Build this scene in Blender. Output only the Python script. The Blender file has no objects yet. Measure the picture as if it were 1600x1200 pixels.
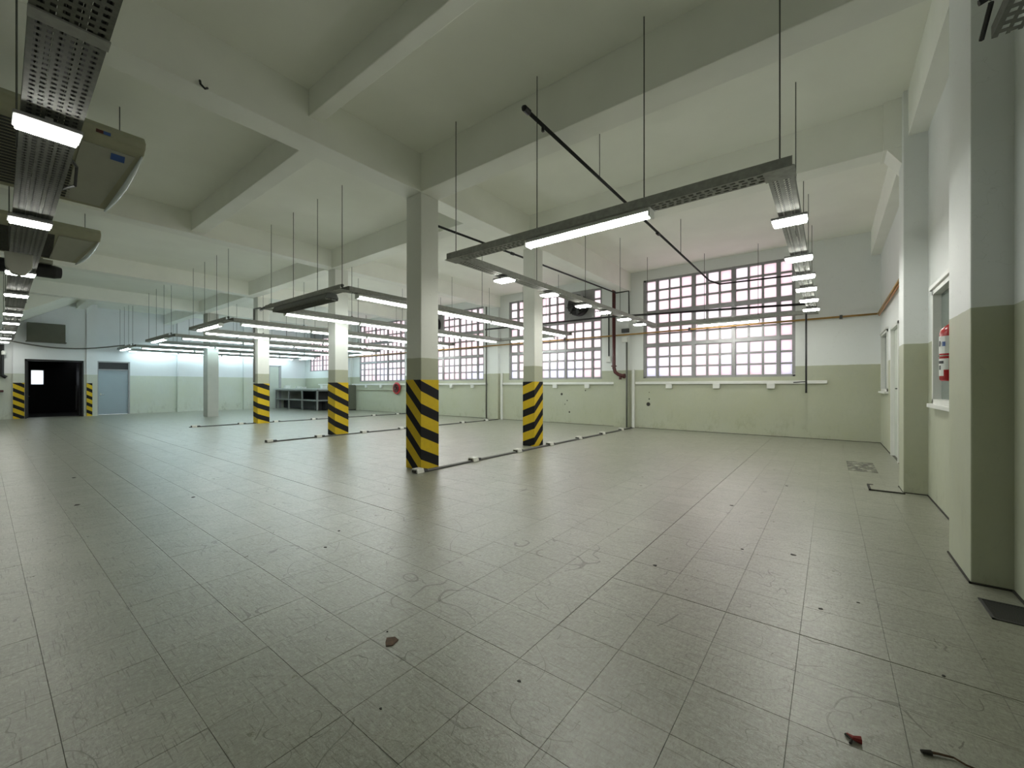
import bpy, math, random
from mathutils import Vector
random.seed(7)
S = bpy.context.scene
COL = S.collection

# ------------------------------------------------------------------ camera
F_PX, W_PX = 642.0, 1600.0
YAW = math.atan2(497.0, 642.0)          # window-wall direction lies this far right of the view axis
cam_d = bpy.data.cameras.new('camera')
cam_d.sensor_width = 36.0
cam_d.lens = 36.0 * F_PX / W_PX
cam_d.shift_y = 4.0 / W_PX
cam_d.clip_start = 0.05
cam_d.clip_end = 200
cam = bpy.data.objects.new('camera', cam_d)
cam.location = (0, 0, 1.45)
cam.rotation_euler = (math.radians(90), 0, YAW)
COL.objects.link(cam)
S.camera = cam

# ------------------------------------------------------------------ world, exposure
w = bpy.data.worlds.new('daylight'); S.world = w; w.use_nodes = True
w.node_tree.nodes['Background'].inputs[0].default_value = (0.93, 0.96, 1.0, 1)
w.node_tree.nodes['Background'].inputs[1].default_value = 2.35
S.view_settings.view_transform = 'Standard'
S.view_settings.look = 'None'
S.view_settings.exposure = 0.0
S.view_settings.gamma = 1.0
S.view_settings.use_curve_mapping = False
S.cycles.use_denoising = True
S.cycles.max_bounces = 10
S.cycles.diffuse_bounces = 8
S.cycles.glossy_bounces = 3
S.cycles.sample_clamp_indirect = 6
TUBE_POWER = 31.0
LED_POWER = 60.0

# ------------------------------------------------------------------ material helpers
def srgb(r, g, b):
    def c(v):
        v /= 255.0
        return v / 12.92 if v <= 0.04045 else ((v + 0.055) / 1.055) ** 2.4
    return (c(r), c(g), c(b), 1.0)

class NT:
    def __init__(s, name):
        s.m = bpy.data.materials.new(name); s.m.use_nodes = True
        s.t = s.m.node_tree; s.p = s.t.nodes['Principled BSDF']; s.out = s.t.nodes['Material Output']
    def n(s, typ, **kw):
        nd = s.t.nodes.new(typ)
        for k, v in kw.items(): setattr(nd, k, v)
        return nd
    def l(s, a, b): s.t.links.new(a, b)
    def math(s, op, a, b=None, c=None, clamp=False):
        nd = s.n('ShaderNodeMath', operation=op, use_clamp=clamp)
        for i, v in enumerate((a, b, c)):
            if v is None: continue
            if isinstance(v, (int, float)): nd.inputs[i].default_value = v
            else: s.l(v, nd.inputs[i])
        return nd.outputs[0]
    def mix(s, f, a, b):
        nd = s.n('ShaderNodeMix', data_type='RGBA')
        for sock, v in ((nd.inputs[0], f), (nd.inputs[6], a), (nd.inputs[7], b)):
            if isinstance(v, (int, float)): sock.default_value = v
            elif isinstance(v, tuple): sock.default_value = v
            else: s.l(v, sock)
        return nd.outputs[2]
    def pos(s): return s.n('ShaderNodeNewGeometry').outputs['Position']
    def xyz(s, v):
        nd = s.n('ShaderNodeSeparateXYZ'); s.l(v, nd.inputs[0]); return nd.outputs
    def noise(s, vec, scale, detail=3, rough=0.5, sx=1, sy=1, sz=1, rot=0, loc=0):
        mp = s.n('ShaderNodeMapping'); s.l(vec, mp.inputs[0])
        mp.inputs['Scale'].default_value = (sx, sy, sz); mp.inputs['Rotation'].default_value = (0, 0, rot)
        mp.inputs['Location'].default_value = (loc, loc, loc)
        nd = s.n('ShaderNodeTexNoise'); nd.inputs['Scale'].default_value = scale
        nd.inputs['Detail'].default_value = detail; nd.inputs['Roughness'].default_value = rough
        s.l(mp.outputs[0], nd.inputs['Vector']); return nd.outputs[0]
    def ramp(s, v, lo, hi, a=0.0, b=1.0):
        nd = s.n('ShaderNodeMapRange'); s.l(v, nd.inputs[0])
        for i, x in enumerate((lo, hi, a, b)): nd.inputs[i + 1].default_value = x
        return nd.outputs[0]
    def set(s, **kw):
        for k, v in kw.items():
            sock = s.p.inputs[k.replace('_', ' ')]
            if isinstance(v, (int, float, tuple)): sock.default_value = v
            else: s.l(v, sock)
        return s
    def bump(s, h, strength=0.2, dist=0.01):
        nd = s.n('ShaderNodeBump'); nd.inputs['Strength'].default_value = strength; nd.inputs['Distance'].default_value = dist
        s.l(h, nd.inputs['Height']); s.l(nd.outputs[0], s.p.inputs['Normal'])

def plain(name, col, rough=0.5, metal=0.0, var=0.12, scale=6.0):
    k = NT(name); n = k.noise(k.pos(), scale, 4)
    f = k.ramp(n, 0.3, 0.7)
    dark = tuple(c * (1 - var) for c in col[:3]) + (1,)
    k.set(Base_Color=k.mix(f, dark, col), Roughness=rough, Metallic=metal)
    return k.m

def emit(name, col, power):
    k = NT(name)
    k.set(Base_Color=(0.9, 0.9, 0.9, 1), Emission_Color=col, Emission_Strength=power, Roughness=0.3)
    return k.m

def wall_paint(name, wainscot=2.03, white=(0.74, 0.765, 0.755, 1), green=(0.435, 0.455, 0.36, 1), rough=0.55):
    k = NT(name); P = k.pos(); z = k.xyz(P)[2]
    wob = k.noise(P, 5.0, 3)
    zz = k.math('ADD', z, k.math('MULTIPLY', k.math('SUBTRACT', wob, 0.5), 0.02))
    up = k.math('GREATER_THAN', zz, wainscot)
    big = k.ramp(k.noise(P, 0.9, 5, 0.6), 0.3, 0.75)
    small = k.ramp(k.noise(P, 14, 4, 0.7, sz=0.5), 0.35, 0.65)
    g2 = tuple(a * b for a, b in zip(green[:3], (0.93, 0.92, 0.80))) + (1,)
    g3 = tuple(a * 0.9 for a in green[:3]) + (1,)
    g = k.mix(big, green, g2); g = k.mix(k.math('MULTIPLY', small, 0.5), g, g3)
    # scuffs and dirt low on the wall
    low = k.ramp(z, 0.9, 0.0)
    dirt = k.math('MULTIPLY', k.ramp(k.noise(P, 3.5, 6, 0.75, sz=0.6), 0.52, 0.68), low)
    g = k.mix(k.math('MULTIPLY', dirt, 0.45), g, (0.22, 0.21, 0.12, 1))
    wcol = k.mix(big, white, tuple(c * 0.95 for c in white[:3]) + (1,))
    # a few thin hairline cracks
    r = k.noise(P, 1.6, 4, 0.6)
    cr = k.math('LESS_THAN', k.math('ABSOLUTE', k.math('SUBTRACT', r, 0.5)), 0.0012)
    col = k.mix(up, g, wcol)
    col = k.mix(k.math('MULTIPLY', cr, 0.14), col, (0.2, 0.2, 0.16, 1))
    k.set(Base_Color=col, Roughness=rough)
    k.bump(k.noise(P, 30, 4), 0.12, 0.004)
    return k.m

M = {}
M['wall'] = wall_paint('wall_two_tone_paint')
M['ceiling'] = plain('ceiling_paint', (0.90, 0.91, 0.845, 1), 0.8, var=0.05, scale=1.2)
M['beam'] = plain('beam_paint', (0.86, 0.87, 0.81, 1), 0.7, var=0.05, scale=2.0)
M['white'] = plain('white_plastic', (0.72, 0.73, 0.70, 1), 0.4, var=0.06)
M['frame'] = plain('grey_painted_steel', (0.33, 0.33, 0.335, 1), 0.5, var=0.15)
M['tray'] = plain('galvanised_steel', (0.34, 0.345, 0.32, 1), 0.7, 0.0, var=0.25, scale=20)
M['tray_dark'] = plain('dull_galvanised_steel', (0.175, 0.18, 0.16, 1), 0.75, 0.0, var=0.3, scale=30)
M['rod'] = plain('threaded_rod_steel', (0.10, 0.105, 0.095, 1), 0.5, 0.4)
M['black'] = plain('black_paint', (0.012, 0.012, 0.013, 1), 0.5, var=0.3)
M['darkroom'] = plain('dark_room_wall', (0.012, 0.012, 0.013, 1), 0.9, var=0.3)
M['darkgrey'] = plain('dark_grey_metal', (0.05, 0.05, 0.05, 1), 0.5, 0.2)
M['red'] = plain('red_pipe_paint', (0.075, 0.010, 0.009, 1), 0.4, var=0.3)
M['red_bright'] = plain('extinguisher_red', (0.45, 0.012, 0.016, 1), 0.25, var=0.1)
M['yellow'] = plain('gas_pipe_ochre', (0.45, 0.26, 0.07, 1), 0.45, var=0.25)
M['orange'] = plain('gas_pipe_orange', (0.50, 0.22, 0.08, 1), 0.45, var=0.25)
M['grey_door'] = plain('blue_grey_door_paint', (0.30, 0.36, 0.40, 1), 0.45, var=0.06, scale=1.5)
M['pale_door'] = plain('pale_door_paint', (0.50, 0.54, 0.48, 1), 0.45, var=0.08, scale=1.5)
M['beige'] = plain('beige_plastic', (0.34, 0.335, 0.235, 1), 0.4, var=0.1)
M['beige_panel'] = plain('beige_panel', (0.36, 0.36, 0.30, 1), 0.45, var=0.06)
M['olive'] = plain('olive_grey_metal', (0.10, 0.105, 0.075, 1), 0.5, var=0.1)
M['blue'] = plain('blue_sticker', (0.04, 0.10, 0.32, 1), 0.4)
M['chrome'] = plain('bright_metal', (0.75, 0.78, 0.78, 1), 0.15, 0.9, var=0.05)
M['lens'] = plain('clear_plastic_trim', (0.7, 0.76, 0.78, 1), 0.12, 0.3, var=0.1)
M['conduit'] = plain('grey_conduit', (0.14, 0.14, 0.125, 1), 0.5, 0.2)
M['cable'] = plain('black_cable', (0.02, 0.02, 0.02, 1), 0.5)
M['floor_duct'] = plain('dusty_floor_duct', (0.12, 0.12, 0.105, 1), 0.6, 0.2)
M['socket'] = plain('off_white_socket', (0.68, 0.68, 0.62, 1), 0.45, var=0.2, scale=30)
M['tape'] = plain('yellow_tape', (0.62, 0.52, 0.06, 1), 0.4)
M['brown'] = plain('brown_flake', (0.10, 0.055, 0.025, 1), 0.8, var=0.5, scale=60)
M['chip'] = plain('dark_chip', (0.03, 0.028, 0.022, 1), 0.8)
M['scrap_red'] = plain('red_scrap', (0.25, 0.02, 0.015, 1), 0.6)
M['screed'] = plain('dark_subfloor', (0.15, 0.15, 0.12, 1), 0.9, var=0.4, scale=8)
M['wood_strip'] = plain('steel_frame_grey', (0.22, 0.225, 0.22, 1), 0.45, 0.3)
M['steel_top'] = plain('pale_work_top', (0.5, 0.54, 0.52, 1), 0.35, 0.1)
M['column'] = wall_paint('column_paint', 1.95, (0.74, 0.75, 0.70, 1), (0.42, 0.435, 0.34, 1))
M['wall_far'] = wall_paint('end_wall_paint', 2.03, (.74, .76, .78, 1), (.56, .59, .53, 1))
M['column_bare'] = plain('bare_rendered_column', (0.44, 0.44, 0.39, 1), 0.7, var=0.1, scale=2)
M['tube_on'] = emit('lit_tube', (0.94, 1.0, 0.96, 1), TUBE_POWER)
M['tube_near'] = emit('lit_tube_near', (1.0, 1.0, 0.94, 1), 48.0)
M['tube_cool'] = emit('lit_tube_cool', (0.70, 0.93, 1.0, 1), TUBE_POWER * 0.68)
M['tube_warm'] = emit('lit_tube_warm', (1.0, 0.95, 0.72, 1), TUBE_POWER * 0.45)
M['led_on'] = emit('lit_led', (1.0, 1.0, 0.92, 1), LED_POWER)
M['tube_off'] = plain('unlit_louvre', (0.09, 0.095, 0.085, 1), 0.4, 0.3, var=0.3, scale=50)

def floor_mat():
    k = NT('vinyl_floor_tile'); P = k.pos()
    oi = k.n('ShaderNodeObjectInfo').outputs['Random']
    isl = k.n('ShaderNodeNewGeometry').outputs['Random Per Island']
    rnd = k.math('ADD', k.math('MULTIPLY', oi, 0.5), k.math('MULTIPLY', isl, 0.5))
    a, b = (0.245, 0.25, 0.195, 1), (0.30, 0.305, 0.245, 1)
    base = k.mix(k.ramp(rnd, 0.2, 0.8), a, b)
    cloud = k.ramp(k.noise(P, 1.3, 6, 0.65), 0.32, 0.7)
    base = k.mix(k.math('MULTIPLY', cloud, 0.6), base, (0.20, 0.205, 0.16, 1))
    fl1 = k.ramp(k.noise(P, 34, 6, 0.8, sx=0.6, sy=1.6, rot=0.5), 0.48, 0.68)
    base = k.mix(k.math('MULTIPLY', fl1, 0.65), base, (0.42, 0.425, 0.365, 1))
    fl2 = k.ramp(k.noise(P, 46, 6, 0.85, sx=1.5, sy=0.5, rot=-0.4, loc=3), 0.46, 0.68)
    base = k.mix(k.math('MULTIPLY', fl2, 0.8), base, (0.13, 0.13, 0.095, 1))
    # curved scuff lines, masked so they come in patches
    sc = None
    for s_, wd, lo in ((1.3, 0.0016, 0.0), (2.4, 0.0018, 5.0), (4.0, 0.0022, 9.0)):
        r = k.noise(P, s_, 1, 0.35, loc=lo)
        ln = k.math('LESS_THAN', k.math('ABSOLUTE', k.math('SUBTRACT', r, 0.5)), wd)
        mk = k.math('GREATER_THAN', k.noise(P, 2.6, 3, 0.5, loc=lo + 2), 0.54)
        v = k.math('MULTIPLY', ln, mk)
        sc = v if sc is None else k.math('MAXIMUM', sc, v)
    for rot_, lo in ((.35, 1.0), (-.6, 4.0), (1.2, 6.0), (2.1, 8.0)):
        # short straight scratches: thin stretched cells
        n_ = k.noise(P, 42, 1, 0.3, sx=.10, sy=2.6, rot=rot_, loc=lo)
        v = k.math('MULTIPLY', k.math('GREATER_THAN', n_, .70), k.math('GREATER_THAN', k.noise(P, 3.1, 3, .6, loc=lo + 3), .50))
        sc = k.math('MAXIMUM', sc, k.math('MULTIPLY', v, .75))
    spots = k.math('GREATER_THAN', k.noise(P, 34, 2, 0.4, loc=7), 0.77)
    sc = k.math('MAXIMUM', sc, spots)
    base = k.mix(k.math('MULTIPLY', sc, 0.72), base, (0.075, 0.075, 0.05, 1))
    ro = k.ramp(k.noise(P, 7, 5, 0.7, loc=11), 0.3, 0.7, 0.27, 0.36)
    k.set(Base_Color=base, Roughness=ro, Specular_IOR_Level=0.9)
    k.bump(k.noise(P, 13, 6, 0.75, loc=4), 0.5, 0.007)
    return k.m
M['tile'] = floor_mat()

def pane_mat():
    k = NT('frosted_window_pane')
    oi = k.n('ShaderNodeObjectInfo').outputs['Random']
    P = k.pos(); z = k.xyz(P)[2]
    pink, blue, white = (0.94, 0.76, 0.785, 1), (0.80, 0.82, 0.95, 1), (0.95, 0.87, 0.89, 1)
    c = k.mix(k.ramp(oi, 0.15, 0.95), pink, white)
    lowmask = k.math('MULTIPLY', k.ramp(z, 3.0, 2.0), k.ramp(k.noise(P, 0.7, 2), 0.45, 0.6))
    c = k.mix(k.math('MULTIPLY', lowmask, 0.8), c, blue)
    tex = k.ramp(k.noise(P, 22, 3, 0.6), 0.35, 0.65)
    c = k.mix(k.math('MULTIPLY', tex, 0.25), c, (0.76, 0.68, 0.70, 1))
    tr = k.n('ShaderNodeBsdfTranslucent'); k.l(c, tr.inputs[0])
    gl = k.n('ShaderNodeBsdfGlossy'); gl.inputs['Roughness'].default_value = 0.3
    mx = k.n('ShaderNodeMixShader'); mx.inputs[0].default_value = 0.05
    k.l(tr.outputs[0], mx.inputs[1]); k.l(gl.outputs[0], mx.inputs[2]); k.l(mx.outputs[0], k.out.inputs[0])
    return k.m
M['pane'] = pane_mat()
M['tile_bed'] = plain('tile_bed', (.03, .03, .025, 1), .9)

def white_pane():
    k = NT('frosted_white_pane'); tr = k.n('ShaderNodeBsdfTranslucent'); tr.inputs[0].default_value = (.9, .93, .95, 1)
    k.l(tr.outputs[0], k.out.inputs[0]); return k.m
M['white_pane'] = white_pane()

def office_glass():
    k = NT('office_window_glass')
    k.set(Base_Color=(0.16, 0.20, 0.18, 1), Roughness=0.12, Specular_IOR_Level=0.9)
    return k.m
M['office_glass'] = office_glass()

def hazard(name, kx, ky, period=0.385, off=0.0):
    """yellow and black diagonal stripes that wrap the column (object space)"""
    k = NT(name); P = k.pos()
    x, y, z = k.xyz(P)[:3]
    ph = k.math('ADD', z, k.math('ADD', k.math('MULTIPLY', x, kx), k.math('MULTIPLY', y, ky)))
    ph = k.math('ADD', k.math('DIVIDE', ph, period), off)
    fr = k.math('FRACT', ph)
    st = k.math('LESS_THAN', fr, 0.46)
    wear = k.ramp(k.noise(P, 12, 5, 0.7), 0.3, 0.8)
    yel = k.mix(wear, (0.64, 0.45, 0.014, 1), (0.54, 0.37, 0.018, 1))
    k.set(Base_Color=k.mix(st, yel, (0.006, 0.006, 0.008, 1)), Roughness=0.6, Specular_IOR_Level=0.25)
    return k.m

# ------------------------------------------------------------------ mesh helpers
class MB:
    def __init__(s): s.v = []; s.f = []
    def add(s, vs, fs):
        o = len(s.v); s.v += [tuple(v) for v in vs]; s.f += [tuple(i + o for i in f) for f in fs]; return s
    def box(s, x0, x1, y0, y1, z0, z1):
        return s.add([(x0, y0, z0), (x1, y0, z0), (x1, y1, z0), (x0, y1, z0), (x0, y0, z1), (x1, y0, z1), (x1, y1, z1), (x0, y1, z1)],
                     [(0, 3, 2, 1), (4, 5, 6, 7), (0, 1, 5, 4), (1, 2, 6, 5), (2, 3, 7, 6), (3, 0, 4, 7)])
    def prism(s, prof, axis, a, b):
        """prof: 2-D outline in the other two axes, extruded a..b"""
        n = len(prof)
        def mk(p, t):
            return {'x': (t, p[0], p[1]), 'y': (p[0], t, p[1]), 'z': (p[0], p[1], t)}[axis]
        vs = [mk(p, a) for p in prof] + [mk(p, b) for p in prof]
        fs = [tuple(range(n - 1, -1, -1)), tuple(range(n, 2 * n))] + [(i, (i + 1) % n, n + (i + 1) % n, n + i) for i in range(n)]
        return s.add(vs, fs)
    def tube(s, pts, r, seg=8, cap=True):
        pts = [Vector(p) for p in pts]; n = len(pts); base = len(s.v); ref = None
        for i, p in enumerate(pts):
            t = (pts[min(i + 1, n - 1)] - pts[max(i - 1, 0)]).normalized()
            if i not in (0, n - 1):
                t = ((pts[i + 1] - p).normalized() + (p - pts[i - 1]).normalized()).normalized()
            if ref is None:
                ref = Vector((0, 0, 1)) if abs(t.z) < 0.9 else Vector((1, 0, 0))
            a = (ref - t * ref.dot(t)).normalized(); b = t.cross(a); ref = a
            rr = r[i] if isinstance(r, (list, tuple)) else r
            for k in range(seg):
                an = 2 * math.pi * k / seg
                s.v.append(tuple(p + (a * math.cos(an) + b * math.sin(an)) * rr))
        for i in range(n - 1):
            for k in range(seg):
                q = base + i * seg
                s.f.append((q + k, q + (k + 1) % seg, q + seg + (k + 1) % seg, q + seg + k))
        if cap:
            s.f.append(tuple(base + k for k in range(seg - 1, -1, -1)))
            s.f.append(tuple(base + (n - 1) * seg + k for k in range(seg)))
        return s
    def lathe(s, prof, c, axis='z', seg=24):
        """prof: (radius, height) pairs about axis through c"""
        base = len(s.v)
        for r, h in prof:
            for k in range(seg):
                a = 2 * math.pi * k / seg; u, v = r * math.cos(a), r * math.sin(a)
                d = {'z': (u, v, h), 'y': (u, h, v), 'x': (h, u, v)}[axis]
                s.v.append((c[0] + d[0], c[1] + d[1], c[2] + d[2]))
        for i in range(len(prof) - 1):
            for k in range(seg):
                q = base + i * seg
                s.f.append((q + k, q + (k + 1) % seg, q + seg + (k + 1) % seg, q + seg + k))
        s.f.append(tuple(base + k for k in range(seg))); s.f.append(tuple(base + (len(prof) - 1) * seg + k for k in range(seg)))
        return s
    def mesh(s, name, mat, off=(0, 0, 0), smooth=False):
        me = bpy.data.meshes.new(name)
        me.from_pydata([(a - off[0], b - off[1], c - off[2]) for a, b, c in s.v], [], s.f)
        me.materials.append(mat)
        if smooth:
            for p in me.polygons: p.use_smooth = True
        me.update()
        return me

WL = {}     # world location of every root / part used as parent
def tag(o, label=None, cat=None, group=None, kind=None):
    if label: o['label'] = label
    if cat: o['category'] = cat
    if group: o['group'] = group
    if kind: o['kind'] = kind
    return o
def empty(name, loc, label=None, cat=None, group=None):
    o = bpy.data.objects.new(name, None); o.location = loc; o.empty_display_size = 0.1
    COL.objects.link(o); WL[o.name] = Vector(loc); return tag(o, label, cat, group)
def build(name, mb, mat, parent=None, loc=None, bevel=0, smooth=False, **tags):
    """mb holds world coordinates; the object's origin goes to loc (or the parent's)"""
    if parent is not None: off = WL[parent.name]
    else: off = Vector(loc) if loc else Vector((0, 0, 0))
    me = mb.mesh(name, mat if not isinstance(mat, str) else M[mat], off, smooth)
    o = bpy.data.objects.new(name, me)
    if parent is not None: o.parent = parent
    else: o.location = off
    COL.objects.link(o); WL[o.name] = off
    if bevel:
        b = o.modifiers.new('bevel', 'BEVEL'); b.width = bevel; b.segments = 2; b.limit_method = 'ANGLE'
    return tag(o, **tags)
def copy_tree(o, parent=None):
    c = o.copy(); COL.objects.link(c); c.parent = parent
    for ch in list(o.children): copy_tree(ch, c)
    return c

# ------------------------------------------------------------------ room shell
XL, XR, YB, YF, ZC = -29.6, 1.03, 14.15, -5.0, 5.48
SILL, HEAD = 1.74, 5.14
WIN = [(-5.16, -0.78), (-11.12, -6.72), (-17.0, -12.6), (-22.75, -18.35)]
build('ceiling', MB().box(XL - .3, XR + .3, YF - .3, YB + .3, ZC, ZC + .2), 'ceiling', kind='structure')

# window wall: piers and panels round the openings
mb = MB(); T0, T1 = YB, YB + 0.3
edges = sorted(WIN)
xs = XL - .3
w5 = (-28.95, -24.4)
for a, b in [w5] + edges:
    mb.box(xs, a, T0, T1, 0, ZC); xs = b
    lo = 2.5 if (a, b) == w5 else SILL
    mb.box(a, b, T0, T1, 0, lo); mb.box(a, b, T0, T1, HEAD, ZC)
mb.box(xs, XR + .3, T0, T1, 0, ZC)
build('wall_back', mb, 'wall', kind='structure')
for a in (-6.2, -12.2, -18.15, -24.1):
    build('wall_pier', MB().box(a, a + 0.56, YB - .13, YB + .01, 0, ZC), 'wall', kind='structure')
# small dark knocks and screw holes in the window wall
wb = bpy.data.objects['wall_back']
for x, z, a, b in ((-4.95, 1.02, .05, .03), (-4.98, .84, .14, .025), (-4.95, 1.25, .03, .02), (-8.45, 1.15, .10, .04), (-8.2, .9, .05, .03), (-8.3, .75, .04, .05), (-7.4, 1.3, .05, .04), (-8.1, .45, .07, .05)):
    build('screw_hole', MB().lathe([(a * .5, -.004), (a * .5, 0)], (x, YB, z), 'y', 8), 'chip', wb)

# right wall with office window openings and a door opening
mb = MB()
RX0, RX1 = XR, XR + .18
rops = [(5.35, 7.26, 1.24, 2.64), (10.59, 11.81, 0, 2.70), (12.42, 13.85, 1.34, 2.74)]
ys = YF - .3
for a, b, z0, z1 in rops:
    mb.box(RX0, RX1, ys, a, 0, ZC); ys = b
    if z0 > 0: mb.box(RX0, RX1, a, b, 0, z0)
    mb.box(RX0, RX1, a, b, z1, ZC)
mb.box(RX0, RX1, ys, YB + .3, 0, ZC)
build('wall_right', mb, 'wall', kind='structure')
build('wall_front', MB().box(XL - .3, XR + .3, YF - .3, YF, 0, ZC), 'wall', kind='structure')
build('wall_pier', MB().box(0.82, XR + .01, 4.47, 5.17, 0, ZC), 'wall', kind='structure', bevel=.008)
build('wall_pier', MB().box(0.79, XR + .01, 7.70, 8.15, 0, ZC), 'wall', kind='structure', bevel=.008)
build('perimeter_beam', MB().box(0.84, XR + .01, YF, YB, 4.85, ZC), 'beam', kind='structure')

# left wall: grey door, dark doorway block, pilasters
mb = MB()
mb.box(XL - .3, XL, 4.84, YB + .3, 0, ZC); mb.box(XL - .3, XL, 3.63, 4.84, 2.72, ZC)
mb.box(XL - .3, XL, 3.1, 3.63, 0, ZC)
build('wall_left', mb, 'wall_far', kind='structure')
mb = MB()
mb.box(-28.95, -28.7, 3.03, 3.14, 0, ZC); mb.box(-28.95, -28.7, 1.22, 3.03, 2.68, ZC)
mb.box(-28.95, -28.7, 0.86, 1.22, 0, ZC); mb.box(-28.99, -28.8, YF, 0.86, 0, ZC)
build('wall_doorway', mb, 'wall_far', kind='structure')
build('wall_pier', MB().box(-29.7, -28.64, 3.14, 3.52, 0, ZC), 'wall_far', kind='structure')
for a, b in ((6.85, 7.45), (10.2, 10.65)):
    build('wall_pier', MB().box(XL - .01, XL + .18, a, b, 0, ZC), 'wall_far', kind='structure')
# sloping slab at the far left corner of the ceiling
build('sloping_ceiling', MB().prism([(2.8, ZC + .02), (-1.0, 3.0), (-5.0, 3.0), (-5.0, ZC + .02)], 'x', -28.75, -24.05), 'ceiling', kind='structure')
# dark room behind the doorway
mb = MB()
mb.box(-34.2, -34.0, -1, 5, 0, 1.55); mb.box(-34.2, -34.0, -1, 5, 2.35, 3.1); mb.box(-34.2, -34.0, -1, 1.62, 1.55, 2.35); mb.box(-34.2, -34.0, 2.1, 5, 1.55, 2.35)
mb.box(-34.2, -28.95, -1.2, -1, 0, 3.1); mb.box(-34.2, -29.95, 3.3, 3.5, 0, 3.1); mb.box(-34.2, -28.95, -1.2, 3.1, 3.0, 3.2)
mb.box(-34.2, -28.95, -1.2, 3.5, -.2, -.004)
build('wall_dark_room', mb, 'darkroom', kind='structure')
wd = build('window_6', MB().box(-34.14, -34.1, 1.62, 2.1, 1.55, 2.35), 'white_pane', kind='structure')
fr = MB(); 
for a, b, c, d in ((1.60, 1.64, 1.53, 2.37), (2.08, 2.12, 1.53, 2.37), (1.6, 2.12, 1.53, 1.57), (1.6, 2.12, 2.33, 2.37)): fr.box(-34.02, -33.97, a, b, c, d)
build('window_frame', fr, 'darkgrey', wd)

# ceiling beams
def beam(name, *b): return build(name, MB().box(*b, ZC + .01), 'beam', kind='structure', bevel=.01)
for i, (a, z) in enumerate(((-6.0, 4.82), (-12.0, 4.97), (-18.1, 4.97), (-24.0, 4.97))):
    beam('ceiling_beam', a, a + .4, YF, YB, z)
beam('ceiling_beam', -5.6, .84, 4.65, 5.05, 4.815)
beam('ceiling_beam', -5.6, .84, 7.90, 8.25, 4.815)
beam('ceiling_beam', -5.6, .84, 2.72, 2.90, 5.12)
beam('ceiling_beam', -11.6, -6.0, 2.95, 3.22, 5.03)
beam('ceiling_beam', -11.6, -6.0, 6.30, 6.65, 4.93)
beam('ceiling_beam', -17.7, -12.0, 6.30, 6.65, 4.95)
beam('ceiling_beam', -23.6, -18.1, 6.30, 6.65, 4.95)
beam('ceiling_beam', XL, -24.0, 6.30, 6.65, 4.95)
beam('ceiling_beam', XL, -24.0, 2.8, 3.1, 5.2)
build('beam_haunch', MB().prism([(.62, 4.83), (.80, 4.55), (.80, 4.83)], 'y', 7.86, 8.28).box(.60, .80, 7.84, 8.30, 4.80, ZC), 'beam', kind='structure')

# ------------------------------------------------------------------ floor: slab plus laid vinyl tiles
floor = build('floor', MB().box(XL - .3, XR + .3, YF - .3, YB + .3, -.2, -.0055), 'screed', kind='structure')
P_, X0, Y0 = .39, -.14, .59
sn, cs = math.sin(YAW), math.cos(YAW)
def in_view(x, y):
    Fd = -sn * x + cs * y; R = cs * x + sn * y
    if Fd < .3: return None
    u, v = 800 + 642 * R / Fd, 604 + 642 * 1.45 / Fd
    return (u, v, Fd) if -60 < u < 1660 and v < 1290 else None
cells = []
i0, i1 = int((XL - X0) / P_) - 1, int((XR - X0) / P_) + 1
j0, j1 = int((YF - Y0) / P_) - 1, int((YB - Y0) / P_) + 1
def bare(i, j):     # tiles missing by the right wall
    return (i, j) in [(1, 22), (1, 23), (1, 24)]
def tile_box(mb, i, j, org=(0, 0)):
    g = .0007; gx0 = gx1 = gy0 = gy1 = g
    x, y = X0 + i * P_, Y0 + j * P_
    if abs(x + 1.31) < .05 and j >= 4: gx0 = .004
    if j == 6 and i >= -3: gy0 = .0055
    if j == 6 and i < -10: gy0 = .006
    a, b = max(x + gx0, XL), min(x + P_ - gx1, XR)
    c, d = max(y + gy0, YF), min(y + P_ - gy1, YB)
    if b - a < .01 or d - c < .01: return False
    t = random.uniform(-.0004, .0004); e = [random.uniform(-.0003, .0003) for _ in range(4)]
    z0, z1 = -.006, 0 + t; bv = .0008
    ox, oy = org
    P = [(a, c), (b, c), (b, d), (a, d)]
    Q = [(a + bv, c + bv), (b - bv, c + bv), (b - bv, d - bv), (a + bv, d - bv)]
    vs = [(px - ox, py - oy, z0) for px, py in P] + [(px - ox, py - oy, z1 - bv + e[k]) for k, (px, py) in enumerate(P)] + [(px - ox, py - oy, z1 + e[k]) for k, (px, py) in enumerate(Q)]
    fs = [(8, 9, 10, 11)] + [(k, (k + 1) % 4, 4 + (k + 1) % 4, 4 + k) for k in range(4)] + [(4 + k, 4 + (k + 1) % 4, 8 + (k + 1) % 4, 8 + k) for k in range(4)]
    mb.add(vs, fs); return True
for i in range(i0, i1 + 1):
    for j in range(j0, j1 + 1):
        if bare(i, j): continue
        x, y = X0 + (i + .5) * P_, Y0 + (j + .5) * P_
        q = in_view(x, y)
        if x < XL - P_ or x > XR + P_ * .5: continue
        cells.append((q[2] if q else 99, i, j))
cells.sort()
rest = MB()
for n, (dd, i, j) in enumerate(cells):
    if n < 298 and dd < 90:
        mb = MB(); org = (X0 + (i + .5) * P_, Y0 + (j + .5) * P_)
        if not tile_box(mb, i, j, org): continue
        o = bpy.data.objects.new('tile', mb.mesh('tile', M['tile'])); o.location = (org[0], org[1], 0)
        o.parent = floor; COL.objects.link(o)
    else: tile_box(rest, i, j)
build('tiles', rest, 'tile', floor, kind='stuff')

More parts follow.
